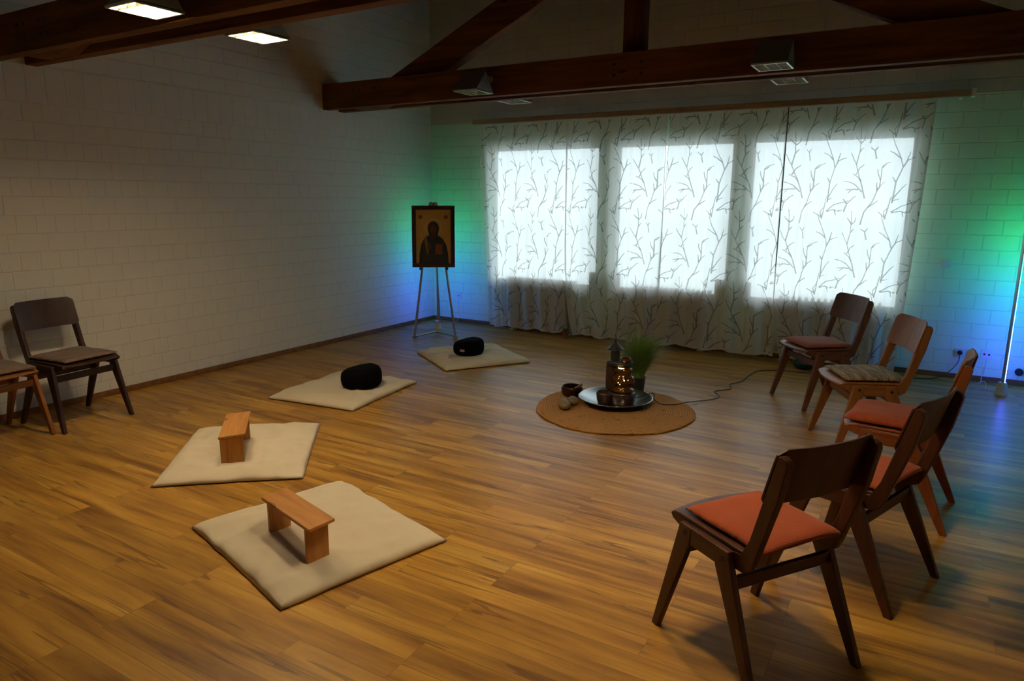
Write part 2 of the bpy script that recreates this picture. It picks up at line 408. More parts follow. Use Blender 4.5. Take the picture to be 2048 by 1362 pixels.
def curtain_mat():
    n = N('sheer_white_voile'); o, p = n.pos()
    weave = n.noise(n.xyz(n.math('MULTIPLY', p[0], 260), 0, n.math('MULTIPLY', p[2], 6)), 1, 2)
    c = n.mix(weave, (0.90, 0.90, 0.88), (0.97, 0.97, 0.96))
    d = n.n('BsdfDiffuse'); tr = n.n('BsdfTranslucent'); tp = n.n('BsdfTransparent')
    n.l(c, d.inputs[0]); n.l(c, tr.inputs[0])
    m1 = n.n('MixShader'); m1.inputs[0].default_value = 0.36; n.l(d.outputs[0], m1.inputs[1]); n.l(tr.outputs[0], m1.inputs[2])
    m2 = n.n('MixShader'); m2.inputs[0].default_value = 0.10; n.l(m1.outputs[0], m2.inputs[1]); n.l(tp.outputs[0], m2.inputs[2])
    n.l(m2.outputs[0], n.out.inputs[0]); return n.m
def branch_mat():
    n = N('printed_grey_branches'); o, p = n.pos()
    c = n.mix(n.noise(o, 20, 2), (0.24, 0.24, 0.22), (0.32, 0.32, 0.29))
    d = n.n('BsdfDiffuse'); tr = n.n('BsdfTranslucent'); tp = n.n('BsdfTransparent')
    n.l(c, d.inputs[0]); tr.inputs[0].default_value = (0.60, 0.60, 0.57, 1)
    m1 = n.n('MixShader'); m1.inputs[0].default_value = 0.45; n.l(d.outputs[0], m1.inputs[1]); n.l(tr.outputs[0], m1.inputs[2])
    m2 = n.n('MixShader'); m2.inputs[0].default_value = 0.42; n.l(m1.outputs[0], m2.inputs[1]); n.l(tp.outputs[0], m2.inputs[2])
    n.l(m2.outputs[0], n.out.inputs[0]); return n.m
M_CURT, M_BRANCH = curtain_mat(), branch_mat()
BR = [[(925, 705), (900, 625), (870, 560), (845, 500), (825, 468), (805, 430)], [(845, 500), (860, 420), (858, 370), (856, 330), (850, 290)],
      [(858, 370), (840, 352), (825, 335)], [(860, 375), (882, 355), (885, 330)], [(860, 425), (880, 400)], [(905, 665), (860, 625), (820, 608), (782, 602)],
      [(880, 650), (835, 650), (812, 672)], [(838, 650), (798, 655)], [(890, 600), (868, 575), (830, 555)],
      [(918, 375), (930, 300), (965, 240), (990, 160), (1010, 135), (1030, 120)], [(945, 270), (972, 250), (1000, 232)], [(986, 175), (978, 120)],
      [(1090, 735), (1095, 610), (1120, 520), (1105, 470), (1062, 380), (1040, 322)], [(1105, 470), (1070, 440), (1040, 425)], [(1120, 520), (1140, 480), (1185, 460)],
      [(1136, 490), (1150, 430)], [(1062, 345), (1075, 260), (1082, 205)], [(1056, 330), (1012, 300)], [(1090, 710), (1125, 650), (1150, 620)],
      [(1095, 610), (1075, 580)], [(1088, 720), (1122, 708)],
      [(1090, 300), (1140, 260), (1200, 240), (1222, 228)], [(1092, 302), (1135, 290), (1172, 300), (1190, 290)], [(1150, 292), (1160, 325)], [(1172, 300), (1176, 288)],
      [(1000, 640), (1000, 520), (1015, 503), (1055, 490)], [(1002, 522), (1028, 505)], [(1000, 640), (985, 660)], [(1000, 600), (980, 560), (975, 530)],
      [(1062, 830), (1050, 790), (1075, 760)], [(800, 790), (812, 740), (850, 700), (868, 690)], [(812, 740), (790, 712)], [(850, 560), (872, 520), (900, 500)], [(960, 470), (948, 420), (925, 400)], [(948, 420), (962, 398)]]
TW, TH = 0.53, 0.69
def curtain(top0, top1, bot0, bot1, seed, label, phase, pl=3.0, pr_=3.0, yo=0.0):
    rng = random.Random(seed); z0, z1 = 0.035, 2.345
    ph = [rng.uniform(0, 6.28) for _ in range(6)]; Wd = top1 - top0
    def S(u, v, off=0.0):                            # u 0..1 across, v 0..1 upward
        vv = (1 - v)
        xa = top0 + (bot0 - top0) * vv ** pl; xb = top1 + (bot1 - top1) * vv ** pr_
        x = xa + (xb - xa) * u
        s = u * Wd
        a = 0.010 + 0.012 * vv
        y = -0.150 + a * sin(s * 2 * pi / 0.21 + ph[0] + 0.6 * vv * sin(ph[1])) + 0.5 * a * sin(s * 2 * pi / 0.115 + ph[2]) + 0.010 * vv * sin(s * 2 * pi / 0.55 + ph[3])
        y += yo + 0.0025 * sin(s * 2 * pi / 0.048 + ph[5]) + off
        x += 0.006 * sin(s * 2 * pi / 0.21 + ph[0] + 1.5)
        zb = z0 + 0.012 * sin(s * 2 * pi / 0.4 + ph[4])
        return Vector((x, y, zb + (z1 - zb) * v))
    bm = bmesh.new(); nx, nz = int(Wd / 0.008), 30
    G = [[bm.verts.new(S(i / nx, j / nz)) for i in range(nx + 1)] for j in range(nz + 1)]
    for j in range(nz):
        for i in range(nx): bm.faces.new((G[j][i], G[j][i + 1], G[j + 1][i + 1], G[j + 1][i])).smooth = True
    # hem and side seam doubled cloth
    for (ua, ub, va, vb) in ((0, 1, 0, 0.018), (0, 0.009, 0, 1), (0.991, 1, 0, 1)):
        ni = nx if ub - ua > 0.5 else 2; nj = 30 if vb > 0.5 else 1
        H = [[bm.verts.new(S(ua + (ub - ua) * i / ni, va + (vb - va) * j / nj, 0.0015)) for i in range(ni + 1)] for j in range(nj + 1)]
        for j in range(nj):
            for i in range(ni): bm.faces.new((H[j][i], H[j][i + 1], H[j + 1][i + 1], H[j + 1][i]))
    w0 = 0.0052
    for ti in range(-1, int(Wd / TW) + 2):
        for tj in range(-1, 5):
            for bp in BR:
                P = [((q[0] - 780) / 400 * TW + ti * TW + phase, (330 - q[1]) / 490 * TH + tj * TH) for q in bp]
                for q in P[1:]: pass
                # resample and jitter
                R = []
                for a, b in zip(P, P[1:]):
                    d = math.dist(a, b); k = max(1, int(d / 0.018))
                    for m in range(k): R.append((a[0] + (b[0] - a[0]) * m / k, a[1] + (b[1] - a[1]) * m / k))
                R.append(P[-1])
                R = [(x + 0.0025 * noise.noise(Vector((x * 60, z * 60, ti * 3.1))), z + 0.0025 * noise.noise(Vector((x * 60, z * 60, 7 + tj)))) for x, z in R]
                prev = None
                for k, (x, z) in enumerate(R):  # stop at the hems
                    if not (0.004 < x < Wd - 0.004 and z0 + 0.02 < z < z1 - 0.005): prev = None; continue
                    a = R[max(0, k - 1)]; b = R[min(len(R) - 1, k + 1)]
                    dx, dz = b[0] - a[0], b[1] - a[1]; L = math.hypot(dx, dz) or 1
                    w = w0 * (1.15 - 0.55 * k / max(1, len(R) - 1))
                    ox, oz = -dz / L * w, dx / L * w
                    pr = [bm.verts.new(S(min(max((x + s * ox) / Wd, 0), 1), min(max((z + s * oz - z0) / (z1 - z0), 0), 1), -0.0022)) for s in (-1, 1)]
                    if prev: bm.faces.new((prev[0], prev[1], pr[1], pr[0])).material_index = 1
                    prev = pr
    me = bpy.data.meshes.new('curtain'); bm.to_mesh(me); bm.free(); me.materials.append(M_CURT); me.materials.append(M_BRANCH)
    o = bpy.data.objects.new('curtain', me); COL.objects.link(o)
    return tag(o, label, 'curtain', 'sheer branch-print curtains')
curtain(0.80, 1.920, 0.93, 1.965, 1, 'leftmost sheer white curtain with grey branch print, beside the easel', 0.05, 1.0, 6.0, 0.006)
curtain(1.915, 3.018, 2.04, 3.016, 2, 'second sheer branch-print curtain from the left', 0.21, 6.0, 1.0, -0.006)
curtain(3.036, 4.150, 2.965, 4.185, 3, 'third sheer branch-print curtain from the left, behind the grass pot', 0.12, 1.0, 6.0, 0.006)
curtain(4.128, 5.29, 4.235, 5.21, 4, 'rightmost sheer branch-print curtain, behind the empty chairs', 0.0, 6.0, 1.2, -0.006)

t = empty('curtain_rail', (0.74, -0.15, 2.345), label='long flat curtain rail board above the windows', cat='curtain rail')
bm = bmesh.new(); box(bm, 0, -0.05, 0.0, 4.80, -0.035, 0.052); box(bm, 0, -0.035, 0, 4.80, 0.012, 0.008)
link('pelmet_board', bm, wood('rail_beige_wood', (0.36, 0.25, 0.15), (0.52, 0.38, 0.24), 0.5, 0), t, bevel=0.002)
for k in range(5):
    bm = bmesh.new(); x = 0.1 + k * 1.15; box(bm, x, 0.05, 0.0, x + 0.03, 0.146, 0.03); link('bracket', bm, M_WHITE, t)
bm = bmesh.new(); box(bm, 4.78, -0.056, -0.004, 4.81, 0.055, 0.056); link('end_cap', bm, M_WHITE, t, bevel=0.003)
bm = bmesh.new(); tube(bm, [(0, 0, 1.43), (0, 0, 0)], 0.0045, 8)
tag(link('curtain_wand', bm, plain('dark_wand', (0.08, 0.07, 0.08), 0.4), loc=(4.148, -0.185, 0.91)), 'thin dark pull rod between the third and fourth curtains', 'curtain rod')

# ------------------------------------------------------------------ LED corner lamps
def led_mat(st):
    n = N('rgb_led_diffuser'); o, p = n.pos(True)
    t = n.math('DIVIDE', p[2], 1.4)
    c = n.ramp(t, [(0.05, (0.06, 0.08, 1.0)), (0.42, (0.025, 0.15, 1.0)), (0.56, (0.015, 0.30, 0.88)), (0.66, (0.01, 0.50, 0.42)), (0.75, (0.006, 0.50, 0.11)), (0.98, (0.005, 0.42, 0.05))])
    e = n.n('Emission'); n.l(c, e.inputs[0]); e.inputs[1].default_value = st; n.l(e.outputs[0], n.out.inputs[0]); return n.m
def corner_lamp(x, y, rz, label, st):
    t = empty('led_floor_lamp', (x, y, 0), rz, label=label, cat='floor lamp', group='slim LED corner lamps')
    bm = bmesh.new(); lathe(bm, [(0.001, 0), (0.044, 0), (0.045, 0.004), (0.031, 0.095), (0.027, 0.10), (0.001, 0.10)], 28)
    link('lamp_base', bm, M_WHITE, t, smooth=False, bevel=0.002)
    bm = bmesh.new(); box(bm, -0.011, -0.006, 0.095, 0.011, 0.008, 1.40); link('pole', bm, M_ALU, t, bevel=0.002)
    bm = bmesh.new(); prism(bm, [(0.010 * cos(a), 0.0085 + 0.009 * sin(a)) for a in [pi * k / 8 for k in range(9)]], 0.10, 1.385, 2)
    link('led_strip', bm, led_mat(st), t)
    return t
# the light strip looks along local +y
corner_lamp(5.985, -0.41, radians(-52), 'slim LED floor lamp at the right edge, glowing blue to green on the wall', LED_STRENGTH)
corner_lamp(0.455, -0.53, radians(38), 'slim LED floor lamp in the corner behind the easel', LED_STRENGTH * 0.6)

# ------------------------------------------------------------------ easel and framed picture
EX, EY, ER = 0.785, -1.025, atan2(0.56, 0.828)
t = empty('easel', (EX, EY, 0), ER, label='grey metal tripod easel carrying the framed picture in the corner', cat='easel')
for s in (-1, 1):
    bm = bmesh.new(); tube(bm, [(s * 0.228, 0, 0.0), (s * 0.126, 0.03, 0.79), (s * 0.034, 0.075, 1.475)], 0.0125, 10)
    box(bm, s * 0.228 - 0.02, -0.018, 0, s * 0.228 + 0.02, 0.018, 0.035)
    link('leg', bm, M_STEELGREY, t)
bm = bmesh.new(); tube(bm, [(0, 0.08, 1.46), (0.030, 0.60, 0.012)], 0.008, 8); link('leg', bm, M_STEELGREY, t)
bm = bmesh.new()
for s in (-1, 1): tube(bm, [(s * 0.225, 0, 0.025), (0, 0.20, 0.04)], 0.011, 8)
link('floor_brace', bm, M_STEELGREY, t)
bm = bmesh.new(); box(bm, -0.045, 0.060, 1.44, 0.045, 0.095, 1.475); box(bm, -0.03, 0.025, 1.447, -0.012, 0.065, 1.485); box(bm, 0.012, 0.025, 1.447, 0.03, 0.065, 1.485)
link('top_clamp', bm, M_STEELGREY, t, bevel=0.003)
for s in (-1, 1):
    bm = bmesh.new(); box(bm, s * 0.14 - 0.014, -0.055, 0.765, s * 0.14 + 0.014, 0.03, 0.785); link('picture_rest', bm, M_BLACK, t, bevel=0.002)

t = empty('framed_picture', (EX, EY, 0.787), ER, label='dark framed golden icon of a haloed robed figure, standing on the easel', cat='picture')
t.rotation_euler = (radians(-5), 0, ER)
bm = bmesh.new(); w, h, f = 0.228, 0.655, 0.043
def fr(x0, z0, x1, z1): box(bm, x0, -0.045, z0, x1, -0.012, z1)
fr(-w, 0, w, f); fr(-w, h - f, w, h); fr(-w, f, -w + f, h - f); fr(w - f, f, w, h - f)
link('frame', bm, wood('dark_frame_wood', (0.035, 0.012, 0.008), (0.075, 0.025, 0.014), 0.4, 2), t, bevel=0.003)
bm = bmesh.new()
def lay(pts, k, mi):                                 # flat painted shape, each layer a fraction of a millimetre proud
    y = -0.030 - 0.0006 * k; prism(bm, pts, y, y + 0.0005, 1, mi)
def ell(cx, cz, a, b, n=28, a0=0, a1=2 * pi): return [(cx + a * cos(a0 + (a1 - a0) * i / n), cz + b * sin(a0 + (a1 - a0) * i / n)) for i in range(n + (0 if a1 - a0 > 6.2 else 1))]
W2, Z0, Z1 = w - f, f, h - f
prism(bm, [(-W2, Z0), (W2, Z0), (W2, Z1), (-W2, Z1)], -0.029, -0.020, 1, 0)
lay(ell(0, 0.425, 0.090, 0.090), 1, 5); lay(ell(0, 0.425, 0.082, 0.082), 2, 0)
lay([(-0.155, Z0), (0.16, Z0), (0.155, 0.15), (0.135, 0.245), (0.095, 0.31), (0.04, 0.345), (-0.04, 0.345), (-0.095, 0.315), (-0.130, 0.25), (-0.150, 0.15)], 3, 1)
lay(ell(0, 0.418, 0.060, 0.074), 4, 2); lay([(-0.045, 0.34), (0.045, 0.34), (0.058, 0.40), (-0.058, 0.40)], 4.2, 2)
lay(ell(0, 0.400, 0.034, 0.048), 5, 3); lay([(-0.026, 0.315), (0.026, 0.315), (0.020, 0.37), (-0.020, 0.37)], 5, 3)
lay([(-0.10, 0.31), (-0.075, 0.33), (-0.045, 0.20), (-0.06, 0.13), (-0.075, 0.15)], 5.5, 6)
lay([(0.02, 0.14), (0.095, 0.14), (0.095, 0.245), (0.02, 0.245)], 6, 4); lay([(0.03, 0.150), (0.085, 0.150), (0.085, 0.235), (0.03, 0.235)], 7, 7)
lay(ell(-0.045, 0.215, 0.020, 0.036), 6, 3)
lay(ell(-0.135, 0.535, 0.021, 0.021), 3, 4); lay(ell(0.135, 0.535, 0.021, 0.021), 3, 4)
GOLD = N('gold_leaf_ground'); oo, _ = GOLD.pos(True); gf = GOLD.noise(oo, 14, 4)
GOLD = GOLD.pbr(GOLD.mix(gf, (0.78, 0.42, 0.08), (0.95, 0.58, 0.14)), 0.5, 0.0)
link('painting', bm, [GOLD, plain('painted_dark_robe', (0.012, 0.014, 0.018), 0.5), plain('painted_hair', (0.035, 0.014, 0.006), 0.5), plain('painted_skin', (0.15, 0.06, 0.02), 0.5),
     plain('painted_red', (0.38, 0.08, 0.03), 0.5), plain('halo_ring', (0.95, 0.75, 0.35), 0.5), plain('painted_sash', (0.28, 0.13, 0.05), 0.5), plain('painted_book_cover', (0.30, 0.09, 0.03), 0.5)], t)

# ------------------------------------------------------------------ sockets, switch, wires
def plate(x, z, w, h, name, label, cat, kind):
    t = empty(name, (x, 0, z), label=label, cat=cat)
    bm = bmesh.new(); box(bm, -w / 2, -0.012, -h / 2, w / 2, 0, h / 2); link('cover_plate', bm, M_WHITE, t, bevel=0.003)
    if kind == 'switch':
        bm = bmesh.new(); box(bm, -w * 0.36, -0.018, -h * 0.36, w * 0.36, -0.011, h * 0.36); link('rocker', bm, M_WHITE, t, bevel=0.002)
    else:
        for cx in kind:
            bm = bmesh.new(); tube(bm, [(cx, -0.014, 0), (cx, -0.0125, 0)], 0.02, 20)
            for dx in (-0.0095, 0.0095): tube(bm, [(cx + dx, -0.017, 0), (cx + dx, -0.013, 0)], 0.0035, 8, 1)
            link('outlet', bm, [plain('outlet_white', (0.6, 0.6, 0.58), 0.4), M_BLACK], t)
    return t
plate(5.503, 1.0, 0.074, 0.078, 'light_switch', 'small white switch on the green wall right of the curtains', 'switch', 'switch')
plate(5.73, 0.235, 0.155, 0.08, 'power_socket', 'white double power socket with a black plug, above the skirting', 'socket', (-0.038, 0.038))
plate(5.885, 0.240, 0.082, 0.08, 'power_socket', 'white socket with two small round holes, left of the LED lamp', 'socket', ())
t = [o for o in bpy.data.objects if o.name.startswith('power_socket')][-1]
bm = bmesh.new()
for dx in (-0.017, 0.017): tube(bm, [(dx, -0.0135, 0.0), (dx, -0.010, 0.0)], 0.009, 14)
link('jack', bm, M_BLACK, t)
plate(0.40, 0.335, 0.08, 0.08, 'power_socket', 'white power socket low in the corner, right of the easel', 'socket', (0.0,))
bm = bmesh.new(); tube(bm, [(0, -0.028, 0), (0, 0.0, 0)], 0.030, 22)
tag(link('cable_outlet', bm, M_BLACK, loc=(6.125, -0.002, 0.118)), 'round black outlet low on the wall at the far right edge', 'outlet')
t = empty('power_plug', (5.692, -0.015, 0.235), label='black round plug in the double socket on the green wall', cat='plug')
bm = bmesh.new(); tube(bm, [(0, -0.035, 0), (0, -0.001, 0)], [0.017, 0.022], 18); link('plug_body', bm, M_BLACK, t, bevel=0.003)
t = empty('plug_adapter', (5.775, -0.015, 0.24), label='small white adapter plugged in beside the black plug', cat='adapter')
bm = bmesh.new(); box(bm, -0.022, -0.03, -0.02, 0.022, -0.001, 0.02); link('adapter_body', bm, M_WHITE, t, bevel=0.004)
bm = bmesh.new(); tube(bm, smooth_path([(5.692, -0.045, 0.22), (5.685, -0.07, 0.16), (5.63, -0.11, 0.08), (5.54, -0.15, 0.02), (5.42, -0.20, 0.006), (5.25, -0.26, 0.005), (5.0, -0.40, 0.005), (4.80, -0.50, 0.005), (4.62, -0.51, 0.005), (4.46, -0.52, 0.005), (4.30, -0.56, 0.005), (4.16, -0.66, 0.005), (4.12, -0.90, 0.005), (4.11, -1.12, 0.005), (4.05, -1.28, 0.005), (4.09, -1.42, 0.005), (4.00, -1.56, 0.005), (4.07, -1.70, 0.005), (4.02, -1.84, 0.006), (3.93, -2.00, 0.018), (3.84, -2.15, 0.020), (3.76, -2.19, 0.022), (3.70, -2.16, 0.04), (3.680, -2.135, 0.078), (3.64, -2.15, 0.070), (3.575, -2.22, 0.050), (3.52, -2.27, 0.05)], 8), 0.0035, 8)
tag(link('power_cable', bm, M_BLACK), 'black cable running from the fountain across the floor to the wall plug', 'cable')
bm = bmesh.new()
tube(bm, smooth_path([(5.89, -0.02, 0.20), (5.885, -0.02, 0.10), (5.87, -0.03, 0.05), (5.86, -0.10, 0.006), (5.80, -0.16, 0.005), (5.83, -0.24, 0.03), (5.88, -0.22, 0.05), (5.89, -0.28, 0.006), (5.85, -0.33, 0.005), (5.90, -0.36, 0.02), (5.94, -0.38, 0.01)], 8), 0.0022, 6)
tag(link('lamp_cable', bm, plain('clear_white_wire', (0.6, 0.6, 0.62), 0.3)), 'thin white wire curling on the floor beside the right LED lamp', 'cable')
bm = bmesh.new()
tube(bm, smooth_path([(0.44, -0.53, 0.02), (0.40, -0.60, 0.005), (0.30, -0.66, 0.005), (0.22, -0.60, 0.005), (0.15, -0.72, 0.005), (0.10, -0.60, 0.005), (0.30, -0.35, 0.005), (0.38, -0.1, 0.006), (0.395, -0.03, 0.05), (0.40, -0.02, 0.31)], 8), 0.0022, 6)
tag(link('lamp_cable', bm, plain('clear_white_wire_thin', (0.6, 0.6, 0.62), 0.3)), 'thin white wire on the floor in the corner behind the easel', 'cable')

# ------------------------------------------------------------------ pillows
def fabric(name, c1, c2, scale=220, rough=0.9, mottle=0, stripes=False, folds=0):
    n = N(name); o, p = n.pos(True)
    f = n.noise(o, scale, 3, 0.6); g = n.noise(o, 9, 4, 0.6)
    base = n.mix(n.math('MULTIPLY_ADD', g, 0.6, 0.1), c1, c2)
    h = f
    if folds:
        w1 = n.noise(o, 4.5, 3, 0.5, 1.2); w2 = n.noise(o, 11, 2, 0.5, 0.6)
        h = n.math('ADD', n.math('MULTIPLY', f, 0.10), n.math('MULTIPLY', n.math('ADD', n.math('ABSOLUTE', n.math('SUBTRACT', w1, 0.5)), n.math('MULTIPLY', w2, 0.25)), folds * 6))
    if mottle:
        mp = n.n('Mapping'); mp.inputs['Scale'].default_value = (7, 60, 20); n.l(o, mp.inputs[0])
        mm = n.noise(mp.outputs[0], 1, 4, 0.7, 0.8)
        base = n.mix(n.math('MULTIPLY', n.ramp(mm, [(0.40, (0, 0, 0)), (0.60, (1, 1, 1))]), mottle), c1, c2)
    if stripes:
        s = n.math('SINE', n.math('MULTIPLY', p[1], 950)); h = n.math('ADD', n.math('MULTIPLY', n.noise(o, 70, 3), 1.6), n.math('MULTIPLY', s, 0.4))
        base = n.mix(n.math('MULTIPLY', n.math('GREATER_THAN', s, 0.7), 0.14), base, tuple(min(1, v * 1.7) for v in c2))
    return n.pbr(base, rough, 0, n.bump(h, 0.35, 0.002), 0.15, Sheen_Weight=0.15)
def pillow(bm, w, d, t, base=0.0, seed=0, wr=0.004, nx=44, ny=44, edge=0.35, pinch=0.02, sag=None):
    """stuffed flat cushion: top and bottom sheets meeting at a seam"""
    def pt(i, j, top):
        u = -1 + 2 * i / nx; v = -1 + 2 * j / ny
        k = (1 - abs(u) ** 7) * (1 - abs(v) ** 7)
        k = max(k, 0) ** 0.5
        x = u * w / 2 * (1 - pinch * (1 - v * v)); y = v * d / 2 * (1 - pinch * (1 - u * u))
        x += 0.004 * noise.noise(Vector((y * 9, seed, 1))); y += 0.004 * noise.noise(Vector((x * 9, seed, 4)))
        wn = noise.noise(Vector((x * 5 + seed, y * 5, 0))) * 1.2 + 0.6 * noise.noise(Vector((x * 13, y * 13 + seed, 3)))
        ridge = -abs(noise.noise(Vector((x * 3.2 + seed * 2, y * 6.2, 9)))) + 0.25
        z = edge * t + (1 - edge) * t * k + wr * k * (wn + ridge * 2.6) if top else edge * t * (1 - k)
        if sag: z += sag(x, y)
        return Vector((x, y, base + z))
    T = [[bm.verts.new(pt(i, j, True)) for i in range(nx + 1)] for j in range(ny + 1)]
    B = [[T[j][i] if i in (0, nx) or j in (0, ny) else bm.verts.new(pt(i, j, False)) for i in range(nx + 1)] for j in range(ny + 1)]
    for j in range(ny):
        for i in range(nx):
            bm.faces.new((T[j][i], T[j][i + 1], T[j + 1][i + 1], T[j + 1][i])); bm.faces.new((B[j][i], B[j + 1][i], B[j + 1][i + 1], B[j][i + 1]))

M_ZAB = fabric('natural_cotton', (0.57, 0.49, 0.35), (0.66, 0.57, 0.42), 260, folds=0.9)
def zabuton(corners, seed, label):
    c = [Vector(q) for q in corners]                 # corner order around
    ctr = sum(c, Vector((0, 0))) / 4
    e1 = ((c[1] - c[0]) + (c[2] - c[3])) / 2; e2 = ((c[2] - c[1]) + (c[3] - c[0])) / 2
    e1, e2, w, d = e1, e2, e1.length, e2.length
    ang = atan2(e2.y, e2.x) - pi / 2
    bm = bmesh.new(); pillow(bm, w + 0.01, d + 0.01, 0.052, 0.001, seed, 0.0105, 60, 60, 0.14, 0.012)
    o = link('zabuton_mat', bm, M_ZAB, smooth=True); o.location = (ctr.x, ctr.y, 0); o.rotation_euler = (0, 0, ang)
    return tag(o, label, 'floor cushion', 'flat cream meditation mats'), ctr, ang
zabuton([(2.537, -5.224), (2.735, -4.474), (3.602, -4.711), (3.416, -5.473)], 3, 'cream square floor mat nearest the camera, under a wooden bench')
zabuton([(1.952, -5.027), (1.305, -4.36), (1.891, -3.855), (2.55, -4.527)], 11, 'cream square floor mat on the left, under the upright small bench')
zabuton([(1.126, -3.568), (1.005, -2.730), (1.765, -2.590), (1.913, -3.514)], 23, 'cream floor mat holding the black cushion without a tag')
zabuton([(1.085, -1.705), (1.513, -0.990), (2.190, -1.430), (1.817, -2.210)], 31, 'cream floor mat farthest from the camera, in front of the easel')

# ------------------------------------------------------------------ kneeling benches
M_PINE = wood('pine_bench', (0.34, 0.125, 0.022), (0.62, 0.29, 0.075), 0.4, 0, 0.8, knots=True)
M_PINE_V = wood('pine_bench_side', (0.34, 0.125, 0.020), (0.60, 0.27, 0.065), 0.4, 2, 0.8, knots=True)
def bench(x, y, ang, L, wd, zs, leg_in, label):
    z0 = 0.0475
    t = empty('kneeling_bench', (x, y, z0), ang, label=label, cat='bench', group='small wooden kneeling benches')
    bm = bmesh.new(); prism(bm, [(-wd / 2, zs - z0 - 0.022), (wd / 2, zs - z0 - 0.010), (wd / 2, zs - z0 + 0.004), (-wd / 2, zs - z0 - 0.006)], -L / 2, L / 2, 0)
    link('seat', bm, M_PINE, t, bevel=0.003)
    for s in (-1, 1):
        bm = bmesh.new(); xx = s * (L / 2 - leg_in)
        prism(bm, [(-wd / 2 + 0.006, 0), (wd / 2 - 0.012, 0), (wd / 2 - 0.012, zs - z0 - 0.0115), (-wd / 2 + 0.006, zs - z0 - 0.0225)], xx - 0.009, xx + 0.009, 0)
        link('leg', bm, M_PINE_V, t, bevel=0.002)
bench(3.140, -5.137, atan2(-0.115, 0.43), 0.43, 0.118, 0.223, 0.047, 'low wooden kneeling bench on the nearest cream mat, seat seen from above')
bench(1.955, -4.525, atan2(-0.305, 0.325), 0.44, 0.140, 0.217, 0.010, 'low wooden kneeling bench on the left cream mat, one end board facing the camera')

# ------------------------------------------------------------------ black zafus
M_BLK = plain('black_cotton', (0.004, 0.004, 0.005), 1.0, spec=0.05, bump=0.2)
def zafu(x, y, r, h, ang, label, tagged):
    bm = bmesh.new(); prof = []
    n = 18
    for i in range(n + 1):
        a = -pi / 2 + pi * i / n
        ca, sa = abs(cos(a)) ** 0.20, abs(sin(a)) ** 0.85 * (1 if sin(a) > 0 else -1)
        prof.append((max(r * ca, 0), h / 2 + h / 2 * sa))
    prof[0] = (0, 0); prof[-1] = (0, h)
    lathe(bm, prof, 56, cap=False)
    for v in bm.verts:
        k = v.co.z / h; a = atan2(v.co.y, v.co.x)
        v.co.z -= k * 0.030 * max(0, -v.co.x / r + 0.15)
        s = 1 + 0.012 * sin(a * 22) * (1 if 0.2 < k < 0.85 else 0.3); v.co.x *= s; v.co.y *= s
    t = empty('meditation_cushion', (x, y, 0.049), ang, label=label, cat='cushion', group='round black sitting cushions')
    link('cushion_body', bm, M_BLK, t, smooth=True)
    if tagged:
        bm = bmesh.new(); a = radians(-131) - ang + 0.0
        a = radians(-80) - ang
        m = Matrix.Rotation(a, 4, 'Z')
        box(bm, r * 1.0 - 0.002, -0.022, 0.052, r * 1.0 + 0.005, 0.022, 0.072, 0, m)
        link('sewn_tag', bm, plain('cream_tag', (0.50, 0.34, 0.22), 0.7), t)
zafu(1.590, -3.065, 0.160, 0.166, radians(20), 'round black meditation cushion on the second farthest mat, no tag', False)
zafu(1.655, -1.645, 0.148, 0.152, radians(20), 'round black meditation cushion with a small pale tag on the farthest mat', True)

